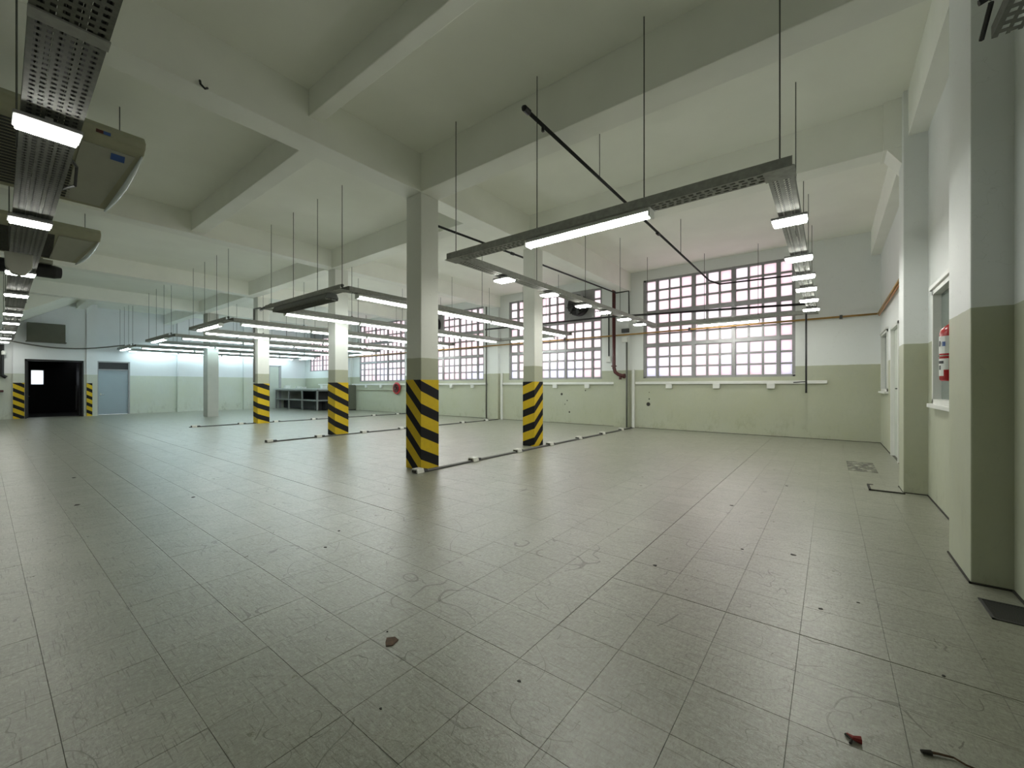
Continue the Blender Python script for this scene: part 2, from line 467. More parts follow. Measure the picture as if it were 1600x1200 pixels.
# ------------------------------------------------------------------ windows of the back wall
pane_cache = {}
def pane_mesh(wd, hd):
    key = (round(wd, 3), round(hd, 3))
    if key not in pane_cache:
        c = .045; a, b = wd / 2, hd / 2
        prof = [(-a + c, -b), (a - c, -b), (a - c * .3, -b + c * .3), (a, -b + c), (a, b - c), (a - c * .3, b - c * .3), (a - c, b), (-a + c, b), (-a + c * .3, b - c * .3), (-a, b - c), (-a, -b + c), (-a + c * .3, -b + c * .3)]
        pane_cache[key] = MB().prism(prof, 'y', -.012, .012).mesh('pane', M['pane'])
    return pane_cache[key]
COLS = [(.11, .42), (.53, .86), (.91, 1.22), (1.28, 1.59), (1.72, 2.03), (2.10, 2.40), (2.46, 2.76), (2.89, 3.20), (3.26, 3.57), (3.63, 3.94), (4.05, 4.32)]
ROWS = [(.07, .36), (.41, .70), (.76, 1.06), (1.20, 1.49), (1.54, 1.83), (1.89, 2.18), (2.33, 2.63), (2.69, 2.98), (3.04, 3.33)]
def big_window(n, x0, x1, z0, z1, skip=(), rows=ROWS):
    root = empty('window_%d' % n, ((x0 + x1) / 2, YB + .08, z0)); root['kind'] = 'structure'
    sc = (x1 - x0) / 4.4
    sx = lambda a: x0 + a * sc
    y0, y1 = YB + .03, YB + .13
    f = MB()
    f.box(x0, sx(.09), y0, y1, z0, z1); f.box(sx(4.34), x1, y0, y1, z0, z1); f.box(x0, x1, y0, y1, z0, z0 + .05); f.box(x0, x1, y0, y1, z1 - .05, z1)
    build('window_frame', f, 'frame', root)
    zr = [(z0 + a, z0 + b) for a, b in rows if z0 + b < z1 - .03]
    for a, b in ((.44, .51), (1.61, 1.70), (2.78, 2.87), (3.96, 4.03)):
        build('mullion', MB().box(sx(a), sx(b), y0 - .02, y1, z0, z1), 'frame', root)
    for k in range(len(zr) - 1):
        if zr[k + 1][0] - zr[k][1] > .1:
            build('transom', MB().box(x0, x1, y0 - .012, y1, zr[k][1] + .02, zr[k + 1][0] - .02), 'frame', root)
    # thin glazing bars that hold the rounded panes: a sheet with openings
    g = MB(); ya, yb = YB + .05, YB + .11
    xc = [(sx(a), sx(b)) for a, b in COLS]
    cx = [x0] + [v for p in xc for v in p] + [x1]
    for k in range(0, len(cx), 2): g.box(cx[k], cx[k + 1], ya, yb, z0, z1)
    cz = [z0] + [v for p in zr for v in p] + [z1]
    for k in range(0, len(cz), 2): g.box(x0, x1, ya + .002, yb - .002, cz[k], cz[k + 1])
    build('glazing_bars', g, 'frame', root)
    # corner fillets behind the panes come from the panes' rounded outline; a thin gasket keeps daylight from leaking
    for ci, (a, b) in enumerate(xc):
        for ri, (c, d) in enumerate(zr):
            if (ci, ri) in skip: continue
            o = bpy.data.objects.new('pane', pane_mesh(b - a + .012, d - c + .012))
            o.location = ((a + b) / 2 - root.location.x, 0, (c + d) / 2 - root.location.z); o.parent = root
            COL.objects.link(o)
    return root
sk2 = {(c, r) for c in (7, 8, 9) for r in (6, 7, 8)}
sk3 = {(c, r) for c in (1, 2, 3) for r in (6, 7, 8)}
wins = []
for n, (x0, x1) in enumerate(WIN):
    wins.append(big_window(n + 1, x0, x1, SILL, HEAD, {1: sk2, 2: sk3}.get(n, ())))
wins.append(big_window(5, w5[0], w5[1], 2.5, HEAD))
# grey blanking panels with extractor fans
def wall_fan(x0, x1, z0, z1, label, group=None):
    cx, cz = (x0 + x1) / 2, (z0 + z1) / 2
    t = empty('extractor_fan', (cx, YB, z0), label, 'fan')
    build('panel', MB().box(x0, x1, YB + .005, YB + .045, z0, z1), 'frame', t)
    R = .40
    ring = MB(); base = len(ring.v)
    prof = [(R - .03, .02), (R, .0), (R, -.28), (R - .03, -.30), (R - .04, -.28), (R - .04, .0)]
    ring.lathe([(R, .02), (R, -.26), (R - .015, -.28)], (cx, YB, cz), 'y', 28)
    build('fan_housing', ring, 'black', t)
    bl = MB()
    for k in range(5):
        a = 2 * math.pi * k / 5
        p = lambda r, da: (cx + r * math.cos(a + da), cz + r * math.sin(a + da))
        q = [p(.08, -.3), p(.35, -.28), p(.36, .22), p(.08, .3)]
        vs = [(q[0][0], YB - .305, q[0][1]), (q[1][0], YB - .30, q[1][1]), (q[2][0], YB - .345, q[2][1]), (q[3][0], YB - .335, q[3][1])]
        bl.add(vs + [(v[0], v[1] - .006, v[2]) for v in vs], [(0, 1, 2, 3), (7, 6, 5, 4), (0, 4, 5, 1), (1, 5, 6, 2), (2, 6, 7, 3), (3, 7, 4, 0)])
    build('fan_blades', bl, 'darkgrey', t)
    build('hub', MB().lathe([(.09, -.28), (.09, -.36), (.05, -.39)], (cx, YB, cz), 'y', 16), 'darkgrey', t)
    g = MB()
    for rr in (.16, .27, .385):
        pts = [(cx + rr * math.cos(2 * math.pi * k / 24), YB - .40, cz + rr * math.sin(2 * math.pi * k / 24)) for k in range(25)]
        g.tube(pts, .006, 5)
    for k in range(4):
        a = math.pi * k / 4 + .2
        g.tube([(cx - .39 * math.cos(a), YB - .40, cz - .39 * math.sin(a)), (cx + .39 * math.cos(a), YB - .40, cz + .39 * math.sin(a))], .007, 5)
    for k in range(4):
        a = math.pi * k / 2 + .2
        g.tube([(cx + .385 * math.cos(a), YB - .27, cz + .385 * math.sin(a)), (cx + .385 * math.cos(a), YB - .40, cz + .385 * math.sin(a))], .008, 5)
    build('guard', g, 'darkgrey', t)
    bx = MB().box(cx + .12, cx + .30, YB - .36, YB - .30, cz + .24, cz + .33)
    build('motor_box', bx, 'frame', t)
    for dx in (-.22, -.13): build('indicator_lamp', MB().lathe([(.018, -.40), (.018, -.43)], (cx + dx, YB, cz - .27 - (dx + .22)), 'y', 8), 'chrome', t)
wall_fan(-8.26, -7.02, 3.99, 5.12, 'black round extractor fan on grey panel in the second window from the corner')
wall_fan(-16.5, -15.28, 3.99, 5.12, 'black extractor fan in window partly hidden behind the nearest striped column')

# ------------------------------------------------------------------ right wall joinery
def office_window(n, y0, y1, z0, z1, mull=()):
    r = empty('window_%d' % n, (XR, (y0 + y1) / 2, z0)); r['kind'] = 'structure'
    f = MB(); a, b = XR - .025, XR + .10; t = .055
    f.box(a, b, y0, y0 + t, z0, z1).box(a, b, y1 - t, y1, z0, z1).box(a, b, y0, y1, z1 - t, z1).box(a, b, y0, y1, z0, z0 + t)
    for m in mull: f.box(a, b, m - .02, m + .02, z0, z1)
    build('window_frame', f, 'white', r)
    build('pane', MB().box(XR + .05, XR + .06, y0 + t, y1 - t, z0 + t, z1 - t), 'office_glass', r)
    build('window_sill', MB().box(XR - .07, XR + .02, y0 - .03, y1 + .03, z0 - .05, z0), 'white', r, bevel=.006)
    build('head_trim', MB().box(XR - .05, XR + .02, y0 - .03, y1 + .03, z1, z1 + .05), 'white', r, bevel=.006)
office_window(7, 5.35, 7.26, 1.24, 2.64)
office_window(8, 12.42, 13.85, 1.34, 2.74)
d = empty('door_1', (XR, 11.2, 0)); d['kind'] = 'structure'
build('door_frame', MB().box(XR - .02, XR + .12, 10.59, 10.65, 0, 2.70).box(XR - .02, XR + .12, 11.75, 11.81, 0, 2.70).box(XR - .02, XR + .12, 10.59, 11.81, 2.64, 2.70), 'white', d)
build('door_leaf', MB().box(XR + .04, XR + .08, 10.65, 11.75, .01, 2.64), 'pale_door', d)
build('door_handle', MB().box(XR + .01, XR + .04, 10.74, 10.84, 1.36, 1.44).tube([(XR - .02, 10.80, 1.41), (XR - .02, 10.93, 1.41)], .012, 6).tube([(XR + .02, 10.80, 1.41), (XR - .02, 10.80, 1.41)], .01, 6), 'black', d)
# grey door in the left wall
d = empty('door_2', (XL, 4.2, 0)); d['kind'] = 'structure'
build('door_leaf', MB().box(XL - .12, XL - .06, 3.66, 4.82, .01, 2.30), 'grey_door', d)
build('door_frame', MB().box(XL - .14, XL + .02, 3.61, 3.67, 0, 2.74).box(XL - .14, XL + .02, 4.80, 4.87, 0, 2.74).box(XL - .14, XL + .02, 3.61, 4.87, 2.30, 2.35).box(XL - .14, XL + .02, 3.61, 4.87, 2.70, 2.76), 'frame', d)
build('transom_panel', MB().box(XL - .10, XL - .06, 3.67, 4.80, 2.35, 2.70), 'black', d)
build('door_handle', MB().tube([(XL - .02, 3.75, 1.05), (XL - .02, 3.90, 1.05)], .015, 6).box(XL - .06, XL - .02, 3.74, 3.77, 1.0, 1.12), 'chrome', d)
# narrow door frame far left of the work table
d = empty('door_3', (XL, 12.1, 0)); d['kind'] = 'structure'
build('door_frame', MB().box(XL - .01, XL + .06, 11.7, 11.78, 0, 2.86).box(XL - .01, XL + .06, 12.35, 12.5, 0, 2.86).box(XL - .01, XL + .06, 11.7, 12.5, 2.78, 2.86), 'frame', d)
build('door_leaf', MB().box(XL - .01, XL + .03, 11.78, 12.35, .01, 2.78), 'pale_door', d)
# frame of the dark doorway
d = empty('door_4', (-28.7, 2.1, 0)); d['kind'] = 'structure'
build('door_frame', MB().box(-28.97, -28.68, 1.20, 1.26, 0, 2.68).box(-28.97, -28.68, 2.99, 3.05, 0, 2.68).box(-28.97, -28.68, 1.2, 3.05, 2.62, 2.70), 'black', d)
build('door_leaf', MB().box(-29.9, -28.98, 2.93, 2.98, .01, 2.6), 'black', d)
build('door_leaf', MB().box(-29.9, -28.98, 1.27, 1.32, .01, 2.6), 'black', d)
build('push_bar', MB().tube([(-29.8, 1.36, 1.0), (-29.1, 1.36, 1.0)], .02, 6).tube([(-29.5, 2.88, .3), (-29.5, 2.88, 1.5)], .02, 6), 'darkgrey', d)

# ------------------------------------------------------------------ free-standing columns with hazard stripes
def column(x, y, wx, wy, top, mat, label, stripes=None, zs=1.57):
    c = build('column', MB().box(x - wx, x, y, y + wy, 0, top), mat, loc=(x - wx / 2, y + wy / 2, 0), kind='structure', label=label, bevel=.012)
    if stripes:
        kx, ky, off, per = stripes
        e = .004
        build('hazard_stripe_band', MB().box(x - wx - e, x + e, y - e, y + wy + e, .005, zs),
              hazard('hazard_stripes', kx, ky, per, off), c)
    return c
column(-5.60, 4.66, .40, .40, 4.82, M['column'], 'nearest white concrete column with yellow and black stripes descending to its right', (.95, .42, .035, .395))
column(-5.64, 8.17, .34, .36, 4.82, M['column'], 'striped column nearest the window wall, its yellow stripes rising to the right', (-.36, -.86, .903, .383))
column(-11.60, 6.42, .40, .42, 4.97, M['column'], 'second striped column along, in front of the dark work table', (.30, .50, .018, .387))
column(-17.70, 6.62, .42, .42, 4.97, M['column'], 'smallest striped column with a dark conduit down its face', (.2, .37, .147, .42))
column(-23.45, 6.60, .62, .45, 4.97, M['column_bare'], 'far column without stripes, plain pale render')
# stripes beside the dark doorway
dw = bpy.data.objects['wall_doorway']
WL[dw.name] = Vector((0, 0, 0))
hz = hazard('hazard_stripes_door', 0.0, .62, .36, .1)
build('hazard_stripe_band', MB().box(-28.704, -28.69, .86, 1.19, .01, 1.62), hz, dw)
pr = [o for o in bpy.data.objects if o.name.startswith('wall_pier') and abs(o.data.vertices[0].co.x + 29.7) < .01][0]
build('hazard_stripe_band', MB().box(-28.644, -28.63, 3.14, 3.34, .01, 1.62), hz, pr)

# ------------------------------------------------------------------ cable trays
def tray_mesh(axis, a, b, c, z, wd=.20, h=.095, pitch=.075, rows=3, slot=.62):
    """perforated channel from a to b along axis, centred on c, open on top: real slots in its base"""
    mb = MB(); n = max(1, int(round((b - a) / pitch))); p = (b - a) / n; lip = .022
    def P(s_, t, zz): return (s_, t, zz) if axis == 'x' else (t, s_, zz)
    def quad(s0, s1, t0, t1):
        mb.add([P(s0, t0, z), P(s1, t0, z), P(s1, t1, z), P(s0, t1, z)], [(0, 1, 2, 3)])
    rw = (wd - .03) / rows; tl = c - wd / 2
    quad(a, b, tl, tl + .015); quad(a, b, tl + wd - .015, tl + wd)
    for r in range(rows):
        t0 = tl + .015 + r * rw; t1 = t0 + rw; m0, m1 = t0 + rw * .2, t1 - rw * .2
        quad(a, b, t0, m0); quad(a, b, m1, t1)
        for k in range(n):
            s0 = a + k * p + (p * .5 if r % 2 else 0) * .5
            s1 = min(s0 + p * (1 - slot), b)
            quad(s0, s1, m0, m1)
    for t, sg in ((tl, 1), (tl + wd, -1)):
        # thin flange, two skins so it shades both ways, with a return lip on top
        u = t + sg * .003
        for tt in (t, u): mb.add([P(a, tt, z), P(b, tt, z), P(b, tt, z + h), P(a, tt, z + h)], [(0, 1, 2, 3)])
        mb.add([P(a, t, z + h), P(b, t, z + h), P(b, t + sg * lip, z + h), P(a, t + sg * lip, z + h)], [(0, 1, 2, 3)])
    return mb

def rod(mb, x, y, z0, z1=ZC):
    mb.tube([(x, y, z0), (x, y, z1 - .001)], .0065, 5)

def hanger(root, x, y, z, top=None, wd=.2, axis='y'):
    if top is None:
        top = ZC
    m = MB(); rod(m, x, y, z + .02, top)
    m.box(x - .018, x + .018, y - .018, y + .018, z + .07, z + .13)
    m.box(x - .028, x + .028, y - .028, y + .028, z + .10, z + .112)
    return build('hanging_rod', m, 'rod', root)

def beam_top(x, y):
    for a, z in ((-6.0, 4.82), (-12.0, 4.97), (-18.1, 4.97), (-24.0, 4.97)):
        if a - .02 <= x <= a + .42: return z
    if x > -5.6 and 4.63 <= y <= 5.07: return 4.815
    if x > -5.6 and 7.88 <= y <= 8.27: return 4.815
    if x < -6.0 and 6.28 <= y <= 6.67: return 4.94
    return ZC

ZT = 3.37
def tray_loop(xl, xr, y0, y1, label, sub=True):
    root = empty('cable_tray', ((xl + xr) / 2, y0, ZT), label, 'cable tray')
    hw = .10
    build('cross_tray', tray_mesh('x', xl - hw, xr + hw, y0, ZT), 'tray', root)
    build('cross_tray', tray_mesh('x', xl - hw, xr + hw, y1, ZT), 'tray', root)
    build('side_tray', tray_mesh('y', y0 + hw, y1 - hw, xl, ZT, pitch=.05, rows=2, slot=.36), 'tray', root)
    build('side_tray', tray_mesh('y', y0 + hw, y1 - hw, xr, ZT, pitch=.05, rows=2, slot=.36), 'tray', root)
    for x in (xl, xr):
        for y in (y0, 6.6, 8.6, 10.6, 12.7): hanger(root, x, y, ZT, beam_top(x, y))
    for x in (xl + (xr - xl) * .36, xl + (xr - xl) * .70):
        for y in (y0, y1): hanger(root, x, y, ZT, beam_top(x, y))
    for x, y in ((xl, y0), (xr, y0), (xl, y1), (xr, y1)):
        build('corner_plate', MB().box(x - .12, x + .12, y - .12, y + .12, ZT - .004, ZT + .002), 'tray', root)
    cab = MB()  # cables packed side by side to darken the slots
    for dx in (-.07, -.035, .0, .035, .07):
        cab.tube([(xl + dx, y0 + .1, ZT + .02), (xl + dx, y1 - .1, ZT + .02)], .011, 5)
        cab.tube([(xr + dx, y0 + .1, ZT + .02), (xr + dx, y1 - .1, ZT + .02)], .011, 5)
    build('cables', cab, 'cable', root)
    return root

Y0T, Y1T = 4.42, 13.40
tray_names = ['nearest rectangular perforated cable tray loop in front of the corner window',
              'second cable tray loop, behind the nearest column, an unlit louvre at its near end',
              'third cable tray loop along, above the second striped column',
              'fourth cable tray loop along, towards the left end wall',
              'farthest cable tray loop, next to the left end wall']
UNITS = [(-4.50, -.36), (-11.00, -7.72), (-17.15, -13.90), (-23.2, -19.8), (-29.2, -26.3)]
for (a, b), nm in zip(UNITS, tray_names): tray_loop(a, b, Y0T, Y1T, nm)

# ------------------------------------------------------------------ luminaires
def make_tube(length, matname, group):
    """twin tube batten, local: runs along X, top at z=0"""
    t = empty('tube_light', (0, 0, 0), 'x', 'light', group)
    L = length / 2
    build('housing', MB().prism([(-.065, -.05), (.065, -.05), (.045, 0), (-.045, 0)], 'x', -L, L), 'white', t)
    for s in (-1, 1):
        build('tube', MB().tube([(-L + .03, s * .038, -.075), (L - .03, s * .038, -.075)], .019, 8), matname, t)
        build('end_cap', MB().prism([(-.07, -.10), (.07, -.10), (.07, -.01), (-.07, -.01)], 'x', s * L - .012, s * L + .012), 'white', t, bevel=.004)
    return t
def place(proto, state, loc, rz, label, group):
    o = proto if not state['n'] else copy_tree(proto)
    state['n'] += 1
    o.location = loc; o.rotation_euler = (0, 0, rz); tag(o, label, 'light', group); return o
ord5 = ['nearest', 'second', 'third', 'fourth', 'farthest']
near1 = {'n': 0}; protoA = make_tube(1.62, 'tube_near', '')
LZ = ZT - .03
place(protoA, near1, (-2.33, Y0T - .02, ZT - .005), 0, 'lit twin tube light under the near bar of the nearest cable tray', 'tube lights on the near and far bars of the tray loops')
place(protoA, near1, (-2.38, Y1T, ZT - .005), 0, 'lit tube light crossing the corner window on the far bar of the nearest tray', 'tube lights on the near and far bars of the tray loops')
pos4 = ['first', 'second', 'third', 'fourth']
protoB = make_tube(2.04, 'tube_on', ''); sB = {'n': 0}
protoC = make_tube(2.04, 'tube_cool', ''); sC = {'n': 0}
tn = {1: 'second', 2: 'third', 3: 'fourth', 4: 'farthest'}
for u in (1, 2, 3, 4):
    xl, xr = UNITS[u]
    pr_, st = (protoB, sB) if u < 3 else (protoC, sC)
    for side, x in (('left', xl), ('right', xr)):
        for k in range(4):
            lab = 'lit tube light on the %s tray loop, %s bar, %s from its near end' % (tn[u], side, pos4[k])
            place(pr_, st, (x, 5.77 + k * 2.1, ZT - .005), math.pi / 2, lab, 'tube lights on the %s cable tray loop' % tn[u])
    if u > 1:
        place(pr_, st, ((xl + xr) / 2, Y0T, ZT - .005), 0, 'lit tube light across the near end of the %s cable tray loop' % tn[u], 'tube lights on the near and far bars of the tray loops')
    place(pr_, st, ((xl + xr) / 2, Y1T, ZT - .005), 0, 'lit tube light across the window end of the %s cable tray loop' % tn[u], 'tube lights on the near and far bars of the tray loops')
# unlit louvre fitting under the near bar of the second loop
t = empty('louvre_light', (-9.4, Y0T, 3.3), 'unlit dark louvre light fitting under the near end of the second tray loop', 'light')
build('housing', MB().prism([(Y0T - .14, 3.27), (Y0T + .14, 3.27), (Y0T + .10, 3.36), (Y0T - .10, 3.36)], 'x', -10.6, -8.1), 'tube_off', t)
lv = MB()
for k in range(40): lv.box(-10.55 + k * .0615, -10.545 + k * .0615, Y0T - .13, Y0T + .13, 3.235, 3.27)
lv.box(-10.58, -8.12, Y0T - .14, Y0T - .135, 3.235, 3.27).box(-10.58, -8.12, Y0T + .135, Y0T + .14, 3.235, 3.27).box(-10.58, -8.12, Y0T - .003, Y0T + .003, 3.235, 3.27)
build('louvre', lv, 'tray_dark', t)

def make_led():
    t = empty('led_light', (0, 0, 0), 'x', 'light')
    build('housing', MB().box(-.17, .17, -.12, .12, -.03, 0), 'frame', t, bevel=.008)
    build('diffuser', MB().box(-.155, .155, -.105, .105, -.055, -.03), 'led_on', t, bevel=.01)
    build('bracket', MB().box(-.02, .02, -.10, .10, 0, .026), 'tray', t)
    return t
led = make_led(); sL = {'n': 0}
def ordn(k): return ['nearest', 'second', 'third', 'fourth', 'fifth', 'sixth', 'seventh', 'eighth', 'farthest'][k]
for k, y in enumerate((5.56, 7.27, 8.52, 9.65, 10.92, 12.26)):
    place(led, sL, (-.36, y, ZT - .03), 0, 'square lit LED light in the row down to the corner window, %s in the row' % ordn(k), 'LED lights on the right bar of the nearest tray')
for k, y in enumerate((5.60, 7.05, 8.50, 9.56, 10.88, 12.05)):
    place(led, sL, (-4.50, y, ZT - .03), 0, 'lit LED light on the tray bar running past the fan, %s in the row' % ordn(k), 'LED lights on the left bar of the nearest tray')
for k, x in enumerate((-4.56, -7.29, -10.7, -13.33, -16.87, -19.33, -22.45, -25.54, -27.7)):
    place(led, sL, (x, .30 + .0165 * min(-x - 4.5, 16), ZT - .002), math.pi / 2, 'lit LED light under the wide overhead tray at the left, %s in the row' % ordn(k), 'LED lights on the overhead tray at the left')

# wide perforated tray that runs along the left of the picture
root = empty('cable_tray', (-4.5, .32, ZT), 'wide perforated cable tray overhead at the left, running to the dark doorway', 'cable tray')
seg = [(-27.9, -22), (-22, -16), (-16, -11), (-11, -7.35), (-7.35, -4.72), (-4.72, -3.3), (-3.3, .55)]
for a, b in seg:
    build('tray_section', tray_mesh('x', a + .006, b - .006, .32, 3.42, .30, .07, .062, 6, .45), 'tray_dark', root)
for a, b in seg[1:]:
    build('splice_plate', MB().box(a - .05, a + .05, .165, .475, 3.408, 3.4185), 'tray', root)
for x in (-26, -20.8, -15, -9.3, -5.3, -2.0):
    for y in (.165, .475):
        m = MB(); rod(m, x, y, 3.42, beam_top(x, y) if x > -24 else 3.9); build('hanging_rod', m, 'rod', root)
cab = MB()  # dark cable bed filled in across the width so the slots read dark
for dy in (-.125, -.098, -.07, -.04, -.012, .016, .045, .075, .103, .128): cab.tube([(.5, .32 + dy, 3.437), (-13, .32 + dy, 3.437), (-27.8, .32 + dy, 3.437)], .0145, 5)
build('cables', cab, 'cable', root)
root.rotation_euler = (0, 0, -.0165)
# cable sweeping from that tray to the farthest loop
m = MB(); pts = []
for k in range(13):
    t_ = k / 12; pts.append((-27.9 - .3 * math.sin(math.pi * t_), .4 + t_ * 4.0, 3.50 - .28 * math.sin(math.pi * t_) + .02 * t_))
m.tube(pts, .03, 6)
build('power_cable', m, 'conduit', loc=pts[0], label='thick grey cable sagging in front of the left end wall above the doors', cat='cable')
# short tray length at the top right, over the near pier
root = empty('cable_tray', (.87, 2.5, 3.4), 'short dark cable tray end at the top right by the near pier', 'cable tray')
build('tray_section', tray_mesh('y', .9, 3.47, .865, 3.40, .30, .07, .062, 6, .45), 'tray_dark', root)
build('bracket', MB().tube([(.62, 3.22, 3.47), (1.0, 3.22, 3.60)], .016, 6).tube([(.68, 3.3, 3.50), (.68, 3.48, 3.42)], .012, 6).box(.66, 1.02, 3.20, 3.235, 3.47, 3.51).tube([(.80, 3.22, 3.5), (.80, 3.22, ZC - .005)], .007, 5), 'black', root)

# dark conduit down the fourth column, fed from the second tray loop
m = MB().tube([(-11.0, Y0T, ZT + .12), (-11.9, 4.55, 3.50), (-14.2, 5.4, 3.85), (-17.0, 6.45, 4.42), (-17.93, 6.575, 4.50), (-17.93, 6.575, 1.62)], .035, 8)
build('conduit', m, 'conduit', loc=(-17.93, 6.58, 1.62), label='dark conduit from the second tray down the smallest striped column', cat='pipe')

# ------------------------------------------------------------------ pipes
def pipe(pts, r, mat, label, cat='pipe', extra=None, name='pipe'):
    t = empty(name, pts[0], label, cat)
    build('pipe_run', MB().tube(pts, r, 10), mat, t, smooth=True)
    return t
t = pipe([(-2.84, 3.88, 4.72), (-2.84, 13.25, 4.60), (-2.6, 13.45, 4.50), (-.8, 13.50, 4.47)], .024, 'black', 'thin black sprinkler pipe slanting overhead above the nearest cable tray')
for y in (5.9, 10.3):
    m = MB(); rod(m, -2.84, y, 4.70 - (y - 3.88) * .0128, ZC); build('hanging_rod', m, 'rod', t)
for y, z in ((3.9, 4.72), (8.6, 4.645)):
    build('coupling', MB().tube([(-2.84, y, z), (-2.84, y + .10, z)], .036, 10), 'black', t)
build('sprinkler_head', MB().tube([(-2.84, 4.3, 4.70), (-2.84, 4.3, 4.64)], .02, 8), 'black', t)
t = pipe([(-6.38, 5.4, 4.74), (-6.2, 8.3, 4.74), (-5.98, 13.0, 4.74), (-5.95, 13.66, 4.74), (-5.5, 13.69, 4.75), (-5.5, 13.72, 3.96)], .024, 'black', 'thin black pipe running back to the top of the red riser')
build('coupling', MB().tube([(-6.22, 8.0, 4.74), (-6.215, 8.1, 4.74)], .036, 10), 'black', t)
pipe([(-12.1, 13.70, 3.98), (-6.2, 13.70, 3.93), (-5.5, 13.70, 3.90), (-.46, 13.70, 3.69)], .032, 'black', 'long black horizontal pipe across the two windows nearest the corner')
t = empty('riser_pipe', (-6.10, 13.82, 1.8), 'dark red fire riser pipe with an elbow at its foot, on the wall pier', 'pipe')
build('pipe_run', MB().tube([(-6.10, 13.82, 5.0), (-6.10, 13.82, 2.12), (-6.05, 13.82, 1.96), (-5.92, 13.82, 1.87), (-5.72, 13.82, 1.81)], .062, 12), 'red', t, smooth=True)
build('flange', MB().lathe([(.095, -.02), (.095, .02)], (-6.10, 13.82, 2.18), 'z', 14), 'red', t)
build('valve', MB().lathe([(.085, -.03), (.085, .03)], (-5.72, 13.82, 1.82), 'x', 12).tube([(-5.86, 13.82, 1.84), (-5.86, 13.82, 1.70)], .05, 8), 'red', t)
t = empty('gas_pipe', (-10, 14.05, 3.3), 'ochre yellow gas pipe running along the window wall and the right wall', 'pipe')
build('pipe_run', MB().tube([(-24, 13.92, 3.26), (-12, 13.92, 3.27), (-5.6, 13.92, 3.28), (.95, 13.93, 3.30)], .026, 8), 'yellow', t, smooth=True)
build('pipe_run', MB().tube([(.97, 13.93, 3.30), (.97, 8.3, 3.34)], .026, 8), 'yellow', t, smooth=True)
build('clip', MB().box(-3.6, -3.54, 13.88, 14.15, 3.24, 3.34).box(-8.2, -8.14, 13.88, 14.15, 3.23, 3.33).box(.2, .26, 13.9, 14.15, 3.26, 3.34), 'darkgrey', t)
pipe([(.98, 13.9, 3.25), (.98, 8.3, 3.28)], .016, 'orange', 'thin orange pipe under the gas pipe on the right wall')
pipe([(-5.69, 13.98, 0), (-5.69, 13.98, 3.015)], .03, 'conduit', 'grey vertical conduit on the wall pier under a white box')
t = empty('junction_box', (-5.75, 14.0, 3.05), 'small white junction box on the pier beside the corner window', 'box')
build('box_body', MB().box(-5.86, -5.66, 13.93, 14.02, 3.02, 3.20), 'white', t, bevel=.01)
build('cable_bracket', MB().box(-5.86, -5.60, 13.92, 14.0, 3.36, 3.50), 'darkgrey', t)
pipe([(-12.30, 13.99, 0), (-12.30, 13.99, 5.3)], .032, 'conduit', 'tall dark vertical pipe at the right edge of the third window')
t = pipe([(-6.42, 14.1, 4.3), (-6.42, 14.1, 2.5)], .025, 'darkgrey', 'short dark vertical conduit with a white switch between fan window and red riser')
build('switch_box', MB().box(-6.52, -6.34, 14.05, 14.15, 2.34, 2.56), 'white', t, bevel=.01)
t = pipe([(-.50, 13.33, 1.28), (-.50, 13.33, ZT + .02)], .022, 'darkgrey', 'long dark vertical rod hanging at the far right end of the nearest tray')
build('pull_bracket', MB().tube([(-.50, 13.33, 1.58), (-.78, 13.35, 1.56)], .014, 6), 'darkgrey', t)

# ------------------------------------------------------------------ white wall trunking with outlet boxes
def trunking(x0, x1, boxes, label):
    t = empty('wall_trunking', (x0, YB, 1.5), label, 'trunking', 'white trunking under the big windows')
    build('trunk', MB().box(x0, x1, YB - .06, YB, 1.53, 1.62), 'white', t, bevel=.006)
    for b in boxes: build('outlet_box', MB().box(b - .10, b + .10, YB - .075, YB, 1.39, 1.55), 'white', t, bevel=.008)
    return t
t1 = trunking(-5.42, -.06, (-4.27, -2.82, -1.37), 'white wall trunking under the corner window with three outlet boxes')
t2 = trunking(-11.45, -6.2, (-8.74, -7.31), 'white wall trunking under the fan window')
t3 = trunking(-17.5, -12.36, (-14.68, -13.27), 'white wall trunking under the third window, right of the nearest column')
t4 = trunking(-23.5, -18.25, (-21.96, -20.48), 'white wall trunking under the fourth window, left of the nearest column')
for t, x in ((t1, -5.50), (t2, -11.5)):
    build('riser_trunk', MB().box(x - .045, x + .045, YB - .07, YB, 0, 2.05), 'white', t, bevel=.006)
build('lower_rail', MB().box(-23.5, -18.25, YB - .05, YB, 1.22, 1.26), 'beige', t4)

# red round reel on the wall
t = empty('hose_reel', (-18.95, 14.0, 1.1), 'round red hose reel on the window wall beside the nearest column', 'hose reel')
build('reel_disc', MB().lathe([(.30, -.02), (.33, -.04), (.33, -.06), (.27, -.07)], (-18.93, YB - .06, 1.36), 'y', 24), 'red_bright', t, smooth=False)
hs = MB()
for rr in (.12, .17, .22):
    hs.tube([(-18.93 + rr * math.cos(2 * math.pi * k / 20), YB - .15, 1.36 + rr * math.sin(2 * math.pi * k / 20)) for k in range(21)], .02, 6)
build('hose', hs, 'red', t)
build('hub', MB().lathe([(.07, -.06), (.07, -.16)], (-18.93, YB - .06, 1.36), 'y', 12), 'red', t)
build('bracket', MB().box(-18.97, -18.89, YB - .09, YB - .062, 1.0, 1.5), 'darkgrey', t)

